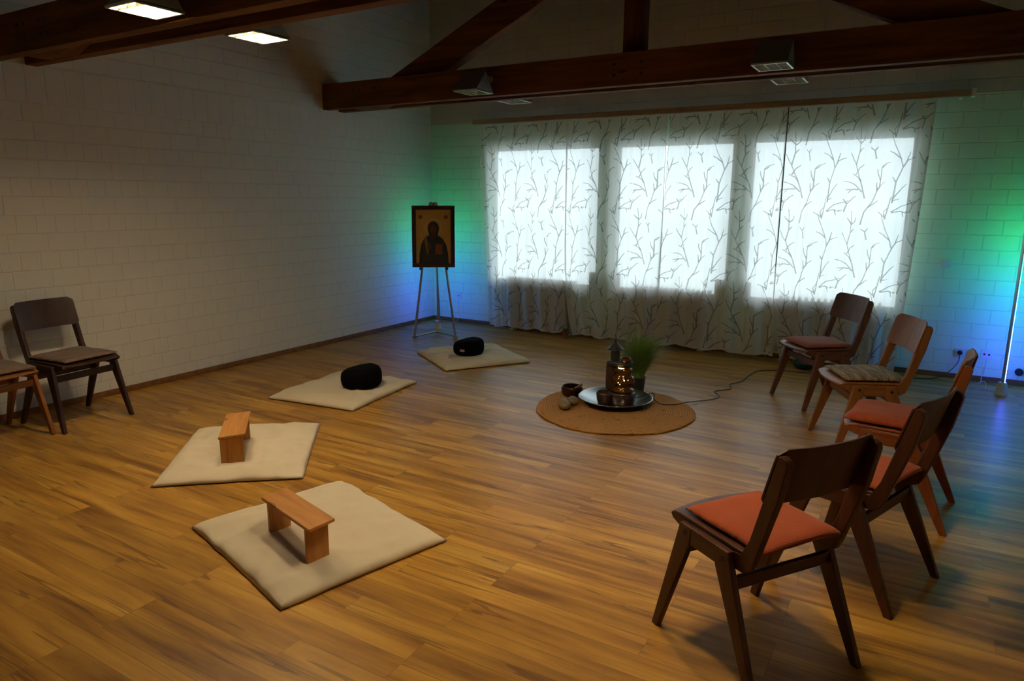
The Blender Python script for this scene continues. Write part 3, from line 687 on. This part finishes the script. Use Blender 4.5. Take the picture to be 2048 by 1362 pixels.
# ------------------------------------------------------------------ chairs
def chair_woods(name, dark, light, rough=0.42):
    return [wood(name + ax, dark, light, rough, i, 0.9) for i, ax in ((0, '_across'), (1, '_along'), (2, '_up'))]
W_DARK = chair_woods('dark_walnut', (0.040, 0.012, 0.006), (0.092, 0.029, 0.012))
W_MID = chair_woods('mid_brown_wood', (0.10, 0.033, 0.014), (0.20, 0.075, 0.032))
W_AMB = chair_woods('amber_beech', (0.20, 0.070, 0.016), (0.34, 0.135, 0.036))
W_RED = chair_woods('reddish_beech', (0.16, 0.038, 0.010), (0.28, 0.082, 0.024))
M_SCREW = plain('dark_screw', (0.03, 0.022, 0.016), 0.4, 0.5)
def chair(x, y, deg, woods, label, group, seatlight=None):
    # fitted facing angle: local +y is the front of the chair
    t = empty('wooden_chair', (x, y, 0), radians(deg) - pi / 2, label=label, cat='chair', group=group)
    Wx, Wy, Wz = woods
    for s in (-1, 1):                                # four tapered splayed legs outside the seat
        for fx, top, foot, sgn in ((0.236, 0.131, 0.212, 1), (0.226, -0.108, -0.261, -1)):
            bm = bmesh.new()
            pts = [(top, 0.436), (top + sgn * 0.004, 0.415), (foot + sgn * 0.015, 0.0), (foot - sgn * 0.016, 0.0), (top - sgn * 0.056, 0.372), (top - sgn * 0.062, 0.436)]
            vs = prism(bm, pts, 0.199, 0.223, 0)
            for v in vs: v.co.x = s * (v.co.x + (fx - 0.211) * (1 - v.co.z / 0.436))
            link('leg', bm, Wz, t, bevel=0.004)
        bm = bmesh.new(); a, b = (0.2, 0.222)
        prism(bm, [(0.072, 0.4355), (-0.05, 0.4355), (-0.05, 0.374), (0.072, 0.374)], s * a, s * b, 0); link('side_rail', bm, Wy, t, bevel=0.003)
        bm = bmesh.new()                             # bent L piece: seat runner turning up into the back upright
        pts = [(0.213, 0.430), (0.205, 0.4385), (0.10, 0.4385), (-0.10, 0.4345), (-0.135, 0.440), (-0.165, 0.50), (-0.250, 0.800), (-0.262, 0.806), (-0.280, 0.797), (-0.286, 0.780),
               (-0.262, 0.66), (-0.218, 0.52), (-0.187, 0.425), (-0.172, 0.393), (-0.145, 0.380), (-0.10, 0.379), (0.06, 0.383), (0.15, 0.397), (0.20, 0.414)]
        prism(bm, pts, s * 0.172, s * 0.198, 0); link('seat_and_back_support', bm, Wz, t, bevel=0.004)
        for yy, zz in ((0.100, 0.412), (-0.085, 0.405)):
            bm = bmesh.new(); tube(bm, [(s * 0.222, yy, zz), (s * 0.2265, yy, zz)], 0.0085, 14); link('screw', bm, M_SCREW, t)
    bm = bmesh.new()                                  # moulded ply seat with a bowed front edge
    nx, ny = 16, 14; T = []; B = []
    for j in range(ny + 1):
        v = j / ny; rt_, rb = [], []
        for i in range(nx + 1):
            u = -1 + 2 * i / nx
            yf = 0.238 - 0.030 * u * u; yb = -0.150
            yy = yb + (yf - yb) * v; hw = 0.200 - 0.004 * (1 - v)
            if v > 0.92: hw -= 0.010 * ((v - 0.92) / 0.08) ** 2
            z = 0.451 - 0.008 * (1 - u * u) * (1 - abs(2 * v - 1) ** 2) - 0.012 * max(0, (v - 0.84) / 0.16) ** 2
            rt_.append(bm.verts.new((u * hw, yy, z))); rb.append(bm.verts.new((u * hw, yy, z - 0.012)))
        T.append(rt_); B.append(rb)
    for j in range(ny):
        for i in range(nx):
            bm.faces.new((T[j][i], T[j][i + 1], T[j + 1][i + 1], T[j + 1][i])); bm.faces.new((B[j][i], B[j + 1][i], B[j + 1][i + 1], B[j][i + 1]))
    for j in range(ny):
        bm.faces.new((T[j][0], T[j + 1][0], B[j + 1][0], B[j][0])); bm.faces.new((T[j][nx], B[j][nx], B[j + 1][nx], T[j + 1][nx]))
    for i in range(nx):
        bm.faces.new((T[0][i], B[0][i], B[0][i + 1], T[0][i + 1])); bm.faces.new((T[ny][i], T[ny][i + 1], B[ny][i + 1], B[ny][i]))
    link('seat', bm, Wy, t, bevel=0.003)
    bm = bmesh.new()                                  # curved backrest board with rounded corners
    nx, nz = 22, 10; Fv, Bv = [], []; hw, z0, z1, rc = 0.198, 0.632, 0.822, 0.028
    for j in range(nz + 1):
        v = j / nz; z = z0 + (z1 - z0) * v; a_, b_ = [], []
        d = 0
        if z1 - z < rc: d = rc - sqrt(max(rc * rc - (rc - (z1 - z)) ** 2, 0))
        if z - z0 < 0.012: d = max(d, 0.012 - sqrt(max(0.012 ** 2 - (0.012 - (z - z0)) ** 2, 0)))
        for i in range(nx + 1):
            u = -1 + 2 * i / nx; x = u * (hw - d)
            yy = -0.1965 - (z - 0.632) * 0.284 - 0.030 * (1 - (x / hw) ** 2)
            a_.append(bm.verts.new((x, yy + 0.0045, z))); b_.append(bm.verts.new((x, yy - 0.0045, z)))
        Fv.append(a_); Bv.append(b_)
    for j in range(nz):
        for i in range(nx):
            bm.faces.new((Fv[j][i], Fv[j + 1][i], Fv[j + 1][i + 1], Fv[j][i + 1])); bm.faces.new((Bv[j][i], Bv[j][i + 1], Bv[j + 1][i + 1], Bv[j + 1][i]))
        bm.faces.new((Fv[j][0], Bv[j][0], Bv[j + 1][0], Fv[j + 1][0])); bm.faces.new((Fv[j][nx], Fv[j + 1][nx], Bv[j + 1][nx], Bv[j][nx]))
    for i in range(nx):
        bm.faces.new((Fv[0][i], Fv[0][i + 1], Bv[0][i + 1], Bv[0][i])); bm.faces.new((Fv[nz][i], Bv[nz][i], Bv[nz][i + 1], Fv[nz][i + 1]))
    link('backrest', bm, Wz, t, bevel=0.002)
    for yy, zz in ((0.118, 0.345), (-0.122, 0.335)):
        bm = bmesh.new(); box(bm, -0.205, yy - 0.009, zz - 0.022, 0.205, yy + 0.009, zz + 0.022); link('stretcher', bm, Wx, t, bevel=0.003)
    return t
def seat_cushion(x, y, deg, w, d, th, mat, label, group, dy=-0.01, dx=0.0, rot=0, seed=1):
    a = radians(deg) - pi / 2
    bm = bmesh.new(); pillow(bm, w, d, th, 0, seed, 0.003, 36, 36, 0.30, 0.02)
    o = link('seat_cushion', bm, mat, smooth=True)
    o.location = (x + dx * cos(a) - dy * sin(a), y + dx * sin(a) + dy * cos(a), 0.4525); o.rotation_euler = (0, 0, a + radians(rot))
    return tag(o, label, 'cushion', group)
M_ORANGE = fabric('rust_orange_chenille', (0.26, 0.048, 0.016), (0.42, 0.088, 0.030), 160, stripes=True)
M_ROSE = fabric('dusty_rose_cotton', (0.36, 0.10, 0.065), (0.44, 0.14, 0.09), 200)
M_GREY = fabric('grey_brown_woven', (0.15, 0.105, 0.065), (0.42, 0.35, 0.25), 160, mottle=0.9)
M_TAUPE = fabric('taupe_woven', (0.14, 0.09, 0.06), (0.26, 0.18, 0.13), 160, mottle=0.7)
GR, GL = 'wooden chairs in the arc on the right', 'wooden chairs along the left wall'
W_SHADED = chair_woods('shaded_dark_walnut', (0.022, 0.008, 0.005), (0.055, 0.020, 0.011))  # dark walnut with the shade by the left wall put into its colour
CH = [
 (4.941, -4.734, 145.4, W_DARK, 'dark wooden chair nearest the camera, seen from behind with an orange cushion', GR, M_ORANGE, 'rust orange cushion on the nearest chair', (0.350, 0.365, 0.032, -0.020, -0.004, 1, 5)),
 (5.193, -4.033, 160.5, W_DARK, 'dark wooden chair directly behind the nearest chair, with an orange cushion', GR, M_ORANGE, 'rust orange cushion seen between the uprights of the second nearest chair', (0.365, 0.37, 0.032, 0.005, 0, -2, 8)),
 (5.310, -3.215, 174.3, W_RED, 'reddish wooden chair seen from the side, middle of the right arc', GR, M_ORANGE, 'plump orange cushion with a pointed front corner on the reddish side-on chair', (0.375, 0.395, 0.045, 0.020, 0, 0, 12)),
 (5.086, -2.305, -155.7, W_AMB, 'light amber wooden chair with a grey-brown mottled cushion', GR, M_GREY, 'grey-brown mottled cushion on the amber chair', (0.36, 0.37, 0.034, -0.008, 0, 2, 15)),
 (4.712, -1.424, -141.4, W_MID, 'brown wooden chair nearest the curtains, with a dusty rose cushion', GR, M_ROSE, 'dusty rose cushion on the chair nearest the curtains', (0.35, 0.37, 0.036, 0.006, 0, 0, 19)),
 (0.415, -4.614, 4.7, W_SHADED, 'dark wooden chair against the left wall, wholly in view', GL, M_TAUPE, 'taupe patterned cushion on the fully visible chair by the left wall', (0.375, 0.385, 0.030, 0.012, 0, 3, 25)),
 (0.396, -5.125, 5.3, W_AMB, 'amber wooden chair cut off by the left edge of the picture', GL, M_TAUPE, 'taupe cushion on the chair cut off at the left edge', (0.385, 0.40, 0.034, 0.02, 0.0, -3, 33)),
]
for (x, y, dg, wd, lab, gr, cm, clab, (w, d, th, dy, dx, rot, seed)) in CH:
    chair(x, y, dg, wd, lab, gr)
    seat_cushion(x, y, dg, w, d, th, cm, clab, 'seat cushions on the wooden chairs', dy, dx, rot, seed)

# ------------------------------------------------------------------ centrepiece
RGX, RGY, RGR = 3.49, -2.44, 0.576
def rug_mat():
    n = N('braided_jute'); o, p = n.pos(True)
    r = n.math('SQRT', n.math('ADD', n.math('MULTIPLY', p[0], p[0]), n.math('MULTIPLY', p[1], p[1])))
    a = n.math('ARCTAN2', p[1], p[0])
    ring = n.math('SINE', n.math('MULTIPLY', r, 2 * pi / 0.017))
    br = n.math('SINE', n.math('ADD', n.math('MULTIPLY', n.math('MULTIPLY', a, r), 520), n.math('MULTIPLY', r, 370)))
    f = n.noise(o, 60, 4, 0.7); g = n.noise(n.xyz(n.math('MULTIPLY', r, 60), n.math('MULTIPLY', a, 4), 0), 1.0, 3)
    c = n.mix(f, (0.34, 0.155, 0.050), (0.60, 0.32, 0.12)); c = n.mix(n.math('MULTIPLY', g, 0.4), c, (0.62, 0.34, 0.13))
    c = n.mix(n.math('MULTIPLY', n.math('LESS_THAN', ring, -0.6), 0.45), c, (0.13, 0.055, 0.02))
    c = n.mix(n.math('MULTIPLY', n.math('GREATER_THAN', n.noise(o, 26, 2), 0.66), 0.5), c, (0.08, 0.04, 0.02))
    h = n.math('ADD', n.math('MULTIPLY', ring, 0.6), n.math('MULTIPLY', br, 0.3))
    return n.pbr(c, 0.9, 0, n.bump(h, 0.6, 0.003), 0.1)
bm = bmesh.new()
n = 120; rings = []
for k, (rr, zz) in enumerate([(0, 0.011), (0.2, 0.011), (0.4, 0.011), (0.6, 0.011), (0.8, 0.012), (0.93, 0.012), (0.98, 0.0115), (1.0, 0.008), (1.0, 0.003), (0.985, 0.0005)]):
    if rr == 0: rings.append([bm.verts.new((0, 0, zz))]); continue
    R = []
    for i in range(n):
        a = 2 * pi * i / n; wv = 1 + (0.006 * sin(3 * a + 1) + 0.006 * sin(7 * a) + 0.003 * sin(17 * a)) * rr
        lift = 0.004 * max(0, sin(5 * a + 0.5)) * (rr ** 6) if rr > 0.7 and zz > 0.002 else 0
        R.append(bm.verts.new((rr * RGR * wv * cos(a), rr * RGR * wv * sin(a), zz + lift)))
    rings.append(R)
for A, B in zip(rings, rings[1:]):
    for i in range(n):
        j = (i + 1) % n
        bm.faces.new((A[0], B[i], B[j]) if len(A) == 1 else (A[i], B[i], B[j], A[j]))
bm.faces.new(rings[-1][::-1])
tag(link('round_rug', bm, rug_mat(), smooth=True, loc=(RGX, RGY, 0.0005)), 'round brown braided jute rug in the middle of the floor', 'rug')

M_SILVER = plain('brushed_tin', (0.50, 0.52, 0.54), 0.26, 0.95, scale=90)
bm = bmesh.new(); R0 = 0.277
lathe(bm, [(0.0001, 0.0), (0.11, 0.0), (0.13, 0.003), (0.20, 0.018), (0.25, 0.036), (R0, 0.050), (R0 + 0.003, 0.052), (R0 + 0.001, 0.055), (R0 - 0.006, 0.053), (0.245, 0.040), (0.20, 0.023), (0.13, 0.008), (0.10, 0.0055), (0.0001, 0.0055)], 80, cap=False)
tag(link('dish', bm, M_SILVER, smooth=True, loc=(3.445, -2.315, 0.0125)), 'large shallow silver dish on the jute rug, under the fountain', 'dish')

# indoor fountain (local x = picture right, local y = away from the camera)
FX, FY = 3.462, -2.330; FA = atan2(0.39, 0.92)
t = empty('tabletop_fountain', (FX, FY, 0.018), FA, label='dark brown tabletop fountain with a pagoda tower, standing in the silver dish', cat='fountain')
M_CLAY = plain('dark_brown_glazed_stone', (0.040, 0.020, 0.012), 0.28, 0.0, 0.3, 25, 0.6, bump=0.3)
M_SLATE = plain('dark_slate_resin', (0.022, 0.026, 0.028), 0.45, 0.0, 0.2, 40)
M_BRONZE = plain('glossy_amber_glaze', (0.15, 0.068, 0.014), 0.14, 0.6, 0.3, 14, 0.8)
bm = bmesh.new()                                       # rock-like stepped base
def blob(bm, cx, cy, z0, z1, rx, ry, seed, n=28, m=8, amp=0.006):
    R = []
    for j in range(m + 1):
        z = z0 + (z1 - z0) * j / m; k = 1 - 0.10 * abs(2 * j / m - 1) ** 3
        R.append([bm.verts.new((cx + rx * k * cos(2 * pi * i / n) * (1 + amp * 8 * noise.noise(Vector((cos(2 * pi * i / n) * 2, sin(2 * pi * i / n) * 2, z * 20 + seed)))), cy + ry * k * sin(2 * pi * i / n) * (1 + amp * 8 * noise.noise(Vector((cos(2 * pi * i / n) * 2, sin(2 * pi * i / n) * 2, z * 20 + seed + 5)))), z)) for i in range(n)])
    for A, B in zip(R, R[1:]):
        for i in range(n): bm.faces.new((A[i], A[(i + 1) % n], B[(i + 1) % n], B[i]))
    bm.faces.new(R[0][::-1]); bm.faces.new(R[-1])
blob(bm, 0.035, -0.02, 0, 0.100, 0.105, 0.095, 1); link('base', bm, M_CLAY, t, smooth=True)
bm = bmesh.new(); lathe(bm, [(0.0001, 0), (0.050, 0), (0.062, 0.04), (0.066, 0.085), (0.062, 0.100), (0.055, 0.098), (0.050, 0.078), (0.0001, 0.070)], 30, (-0.088, -0.045, 0.0), cap=False)
link('cup', bm, M_CLAY, t, smooth=True)
bm = bmesh.new(); blob(bm, -0.022, 0.025, 0.09, 0.305, 0.066, 0.055, 4, amp=0.01); link('rock_column', bm, M_CLAY, t, smooth=True)
bm = bmesh.new(); blob(bm, 0.012, 0.01, 0.290, 0.328, 0.098, 0.072, 9, amp=0.012); link('ledge', bm, M_SLATE, t, smooth=True)
bm = bmesh.new(); lathe(bm, [(0.0001, 0.10), (0.070, 0.10), (0.088, 0.115), (0.080, 0.13), (0.060, 0.135), (0.062, 0.15), (0.082, 0.175), (0.086, 0.20), (0.078, 0.222), (0.058, 0.235), (0.060, 0.245), (0.070, 0.262), (0.066, 0.28), (0.050, 0.29), (0.0001, 0.29)], 36, (0.042, -0.030, 0), cap=False)
link('stacked_bowls', bm, M_BRONZE, t, smooth=True)
bm = bmesh.new(); lathe(bm, [(0.0001, 0), (0.022, 0), (0.036, 0.012), (0.040, 0.028), (0.036, 0.036), (0.032, 0.034), (0.026, 0.016), (0.0001, 0.010)], 26, (0.055, -0.03, 0.322), cap=False)
link('top_cup', bm, M_BRONZE, t, smooth=True)
bm = bmesh.new(); prism(bm, [(0.036 * cos(2 * pi * k / 6 + 0.3), 0.036 * sin(2 * pi * k / 6 + 0.3)) for k in range(6)], 0.322, 0.412, 2)
for v in bm.verts: v.co.x -= 0.022; v.co.y += 0.012
link('pagoda_body', bm, M_SLATE, t, bevel=0.003)
bm = bmesh.new(); lathe(bm, [(0.0001, 0.408), (0.040, 0.408), (0.066, 0.412), (0.063, 0.418), (0.040, 0.432), (0.022, 0.450), (0.012, 0.462), (0.0001, 0.462)], 12, (-0.022, 0.012, 0), cap=False); link('pagoda_roof', bm, M_SLATE, t)
bm = bmesh.new(); lathe(bm, [(0.0001, 0.458), (0.009, 0.458), (0.012, 0.468), (0.006, 0.476), (0.010, 0.486), (0.005, 0.496), (0.003, 0.520), (0.0001, 0.528)], 12, (-0.022, 0.012, 0), cap=False); link('finial', bm, M_SLATE, t)
bm = bmesh.new()
for cx, cz, rr in ((0.046, 0.206, 0.0042), (0.004, 0.186, 0.0032), (0.016, 0.174, 0.0026), (0.074, 0.208, 0.002)):
    d = sqrt(max(0.086 ** 2 - (cx - 0.042) ** 2, 0)); bmesh.ops.create_icosphere(bm, subdivisions=2, radius=rr, matrix=Matrix.Translation((cx, -0.030 - d + 0.001, cz)))
link('led_spots', bm, emis('warm_led', (1.0, 0.62, 0.18), 7.0), t, smooth=True)

bm = bmesh.new(); lathe(bm, [(0.0001, 0), (0.03, 0), (0.03, 0.004), (0.0001, 0.004)], 24, (0.03, -0.055, 0.2855), cap=False)  # glowing disc added under the ledge to put a warm reflection on the bowls
link('added_glow_disc', bm, emis('amber_glow', (1.0, 0.55, 0.12), 14.0), t)
M_BOWL = plain('dark_bronze_bowl', (0.075, 0.035, 0.016), 0.22, 0.85, 0.4, 30)
bm = bmesh.new(); lathe(bm, [(0.0001, 0), (0.050, 0), (0.070, 0.010), (0.082, 0.030), (0.084, 0.048), (0.082, 0.056), (0.084, 0.058), (0.083, 0.066), (0.076, 0.078), (0.074, 0.083), (0.070, 0.082), (0.071, 0.074), (0.077, 0.055), (0.076, 0.035), (0.062, 0.014), (0.045, 0.007), (0.0001, 0.007)], 44, cap=False)
tag(link('singing_bowl', bm, M_BOWL, smooth=True, loc=(3.083, -2.315, 0.0125)), 'dark bronze singing bowl on the left part of the jute rug', 'bowl')
bm = bmesh.new(); tube(bm, [(3.06, -2.335, 0.036), (3.115, -2.296, 0.078), (3.150, -2.270, 0.108)], [0.011, 0.011, 0.009], 10)
tag(link('wooden_mallet', bm, wood('mallet_wood', (0.10, 0.03, 0.012), (0.22, 0.08, 0.03))), 'short reddish wooden mallet lying in the dark bowl', 'mallet')
def stone(x, y, z, sx, sy, sz, rz, mat, label, tilt=0):
    bm = bmesh.new(); bmesh.ops.create_icosphere(bm, subdivisions=4, radius=1)
    for v in bm.verts:
        k = 1 + 0.07 * noise.noise(v.co * 1.4 + Vector((sx * 90, 0, 0))); v.co = Vector((v.co.x * sx * k, v.co.y * sy * k * (1 + 0.12 * v.co.x), v.co.z * sz * k))
    o = link('stone', bm, mat, smooth=True, loc=(x, y, z + sz * 0.98)); o.rotation_euler = (0, tilt, rz)
    tag(o, label, 'stone', 'smooth stones on the rug')
stone(3.178, -2.640, 0.0125, 0.082, 0.046, 0.036, radians(-58), plain('olive_stone', (0.23, 0.17, 0.075), 0.5, 0, 0.25, 40), 'larger olive-brown oval stone on the rug in front of the bowl')
stone(3.190, -2.525, 0.0125, 0.052, 0.038, 0.032, radians(-40), plain('brown_stone', (0.16, 0.115, 0.055), 0.5, 0, 0.25, 40), 'smaller brown stone tucked behind the larger stone')

t = empty('potted_grass', (3.49, -1.960, 0.0125), label='tall green ornamental grass in a black pot behind the fountain', cat='plant')
bm = bmesh.new(); lathe(bm, [(0.0001, 0), (0.045, 0), (0.058, 0.13), (0.060, 0.132), (0.055, 0.132), (0.048, 0.118), (0.0001, 0.118)], 30, cap=False); link('pot', bm, plain('black_pot', (0.018, 0.018, 0.02), 0.5), t)
rng = random.Random(4); bm = bmesh.new()
for k in range(900):
    a = rng.uniform(0, 2 * pi); r0 = 0.042 * sqrt(rng.random()); H = rng.uniform(0.24, 0.42) * (1 - 0.1 * rng.random()); sp = rng.uniform(0.01, 0.29)
    a2 = a + rng.uniform(-0.4, 0.4); w = rng.uniform(0.002, 0.0034); prev = None
    for s in range(7):
        q = s / 6; d = r0 + sp * q ** 1.7; z = 0.118 + H * (q - 0.10 * (sp / 0.19) * q * q)
        c = Vector((r0 * cos(a) + (d - r0) * cos(a2), r0 * sin(a) + (d - r0) * sin(a2), z)); side = Vector((-sin(a2), cos(a2), 0)) * w * (1 - 0.85 * q)
        nrm = Vector((cos(a2), sin(a2), -0.2)) * 0.0006 * (1 - q)
        pr = [bm.verts.new(c - side), bm.verts.new(c + side), bm.verts.new(c + nrm)]
        if prev:
            bm.faces.new((prev[0], prev[1], pr[1], pr[0])); bm.faces.new((prev[1], prev[2], pr[2], pr[1])); bm.faces.new((prev[2], prev[0], pr[0], pr[2]))
        prev = pr
n_ = N('grass_green'); o_, p_ = n_.pos(True)
gm = n_.mix(n_.noise(o_, 90, 2), (0.07, 0.20, 0.02), (0.24, 0.38, 0.06)); g = link('grass_blades', bm, n_.pbr(gm, 0.45), t); g['kind'] = 'stuff'

t = empty('potted_succulent', (1.985, -0.215, 0), label='small plant in a terracotta pot at the gap between the two left curtains', cat='plant')
bm = bmesh.new(); lathe(bm, [(0.0001, 0), (0.026, 0), (0.037, 0.06), (0.041, 0.06), (0.041, 0.075), (0.034, 0.075), (0.0001, 0.068)], 24, cap=False); link('pot', bm, plain('terracotta', (0.28, 0.10, 0.045), 0.8), t)
bm = bmesh.new()
for k in range(16):
    a = k * 2.4; e = 0.015 + 0.012 * (k % 3); tube(bm, [(0.006 * cos(a), 0.006 * sin(a), 0.066), (e * cos(a) * 0.8, e * sin(a) * 0.8, 0.09), (e * cos(a) * 1.3, e * sin(a) * 1.3, 0.112 + 0.006 * (k % 2))], [0.005, 0.006, 0.001], 6)
link('leaves', bm, plain('succulent_green', (0.06, 0.14, 0.05), 0.5), t, smooth=True)
bm = bmesh.new(); lathe(bm, [(0.0001, 0), (0.06, 0), (0.095, 0.02), (0.112, 0.05), (0.114, 0.062), (0.108, 0.062), (0.09, 0.028), (0.0001, 0.012)], 36, cap=False)
tag(link('green_bowl', bm, plain('dark_green_glaze', (0.012, 0.07, 0.04), 0.2), smooth=True, loc=(4.50, -0.30, 0)), 'dark green bowl on the floor at the foot of the rightmost curtain', 'bowl')
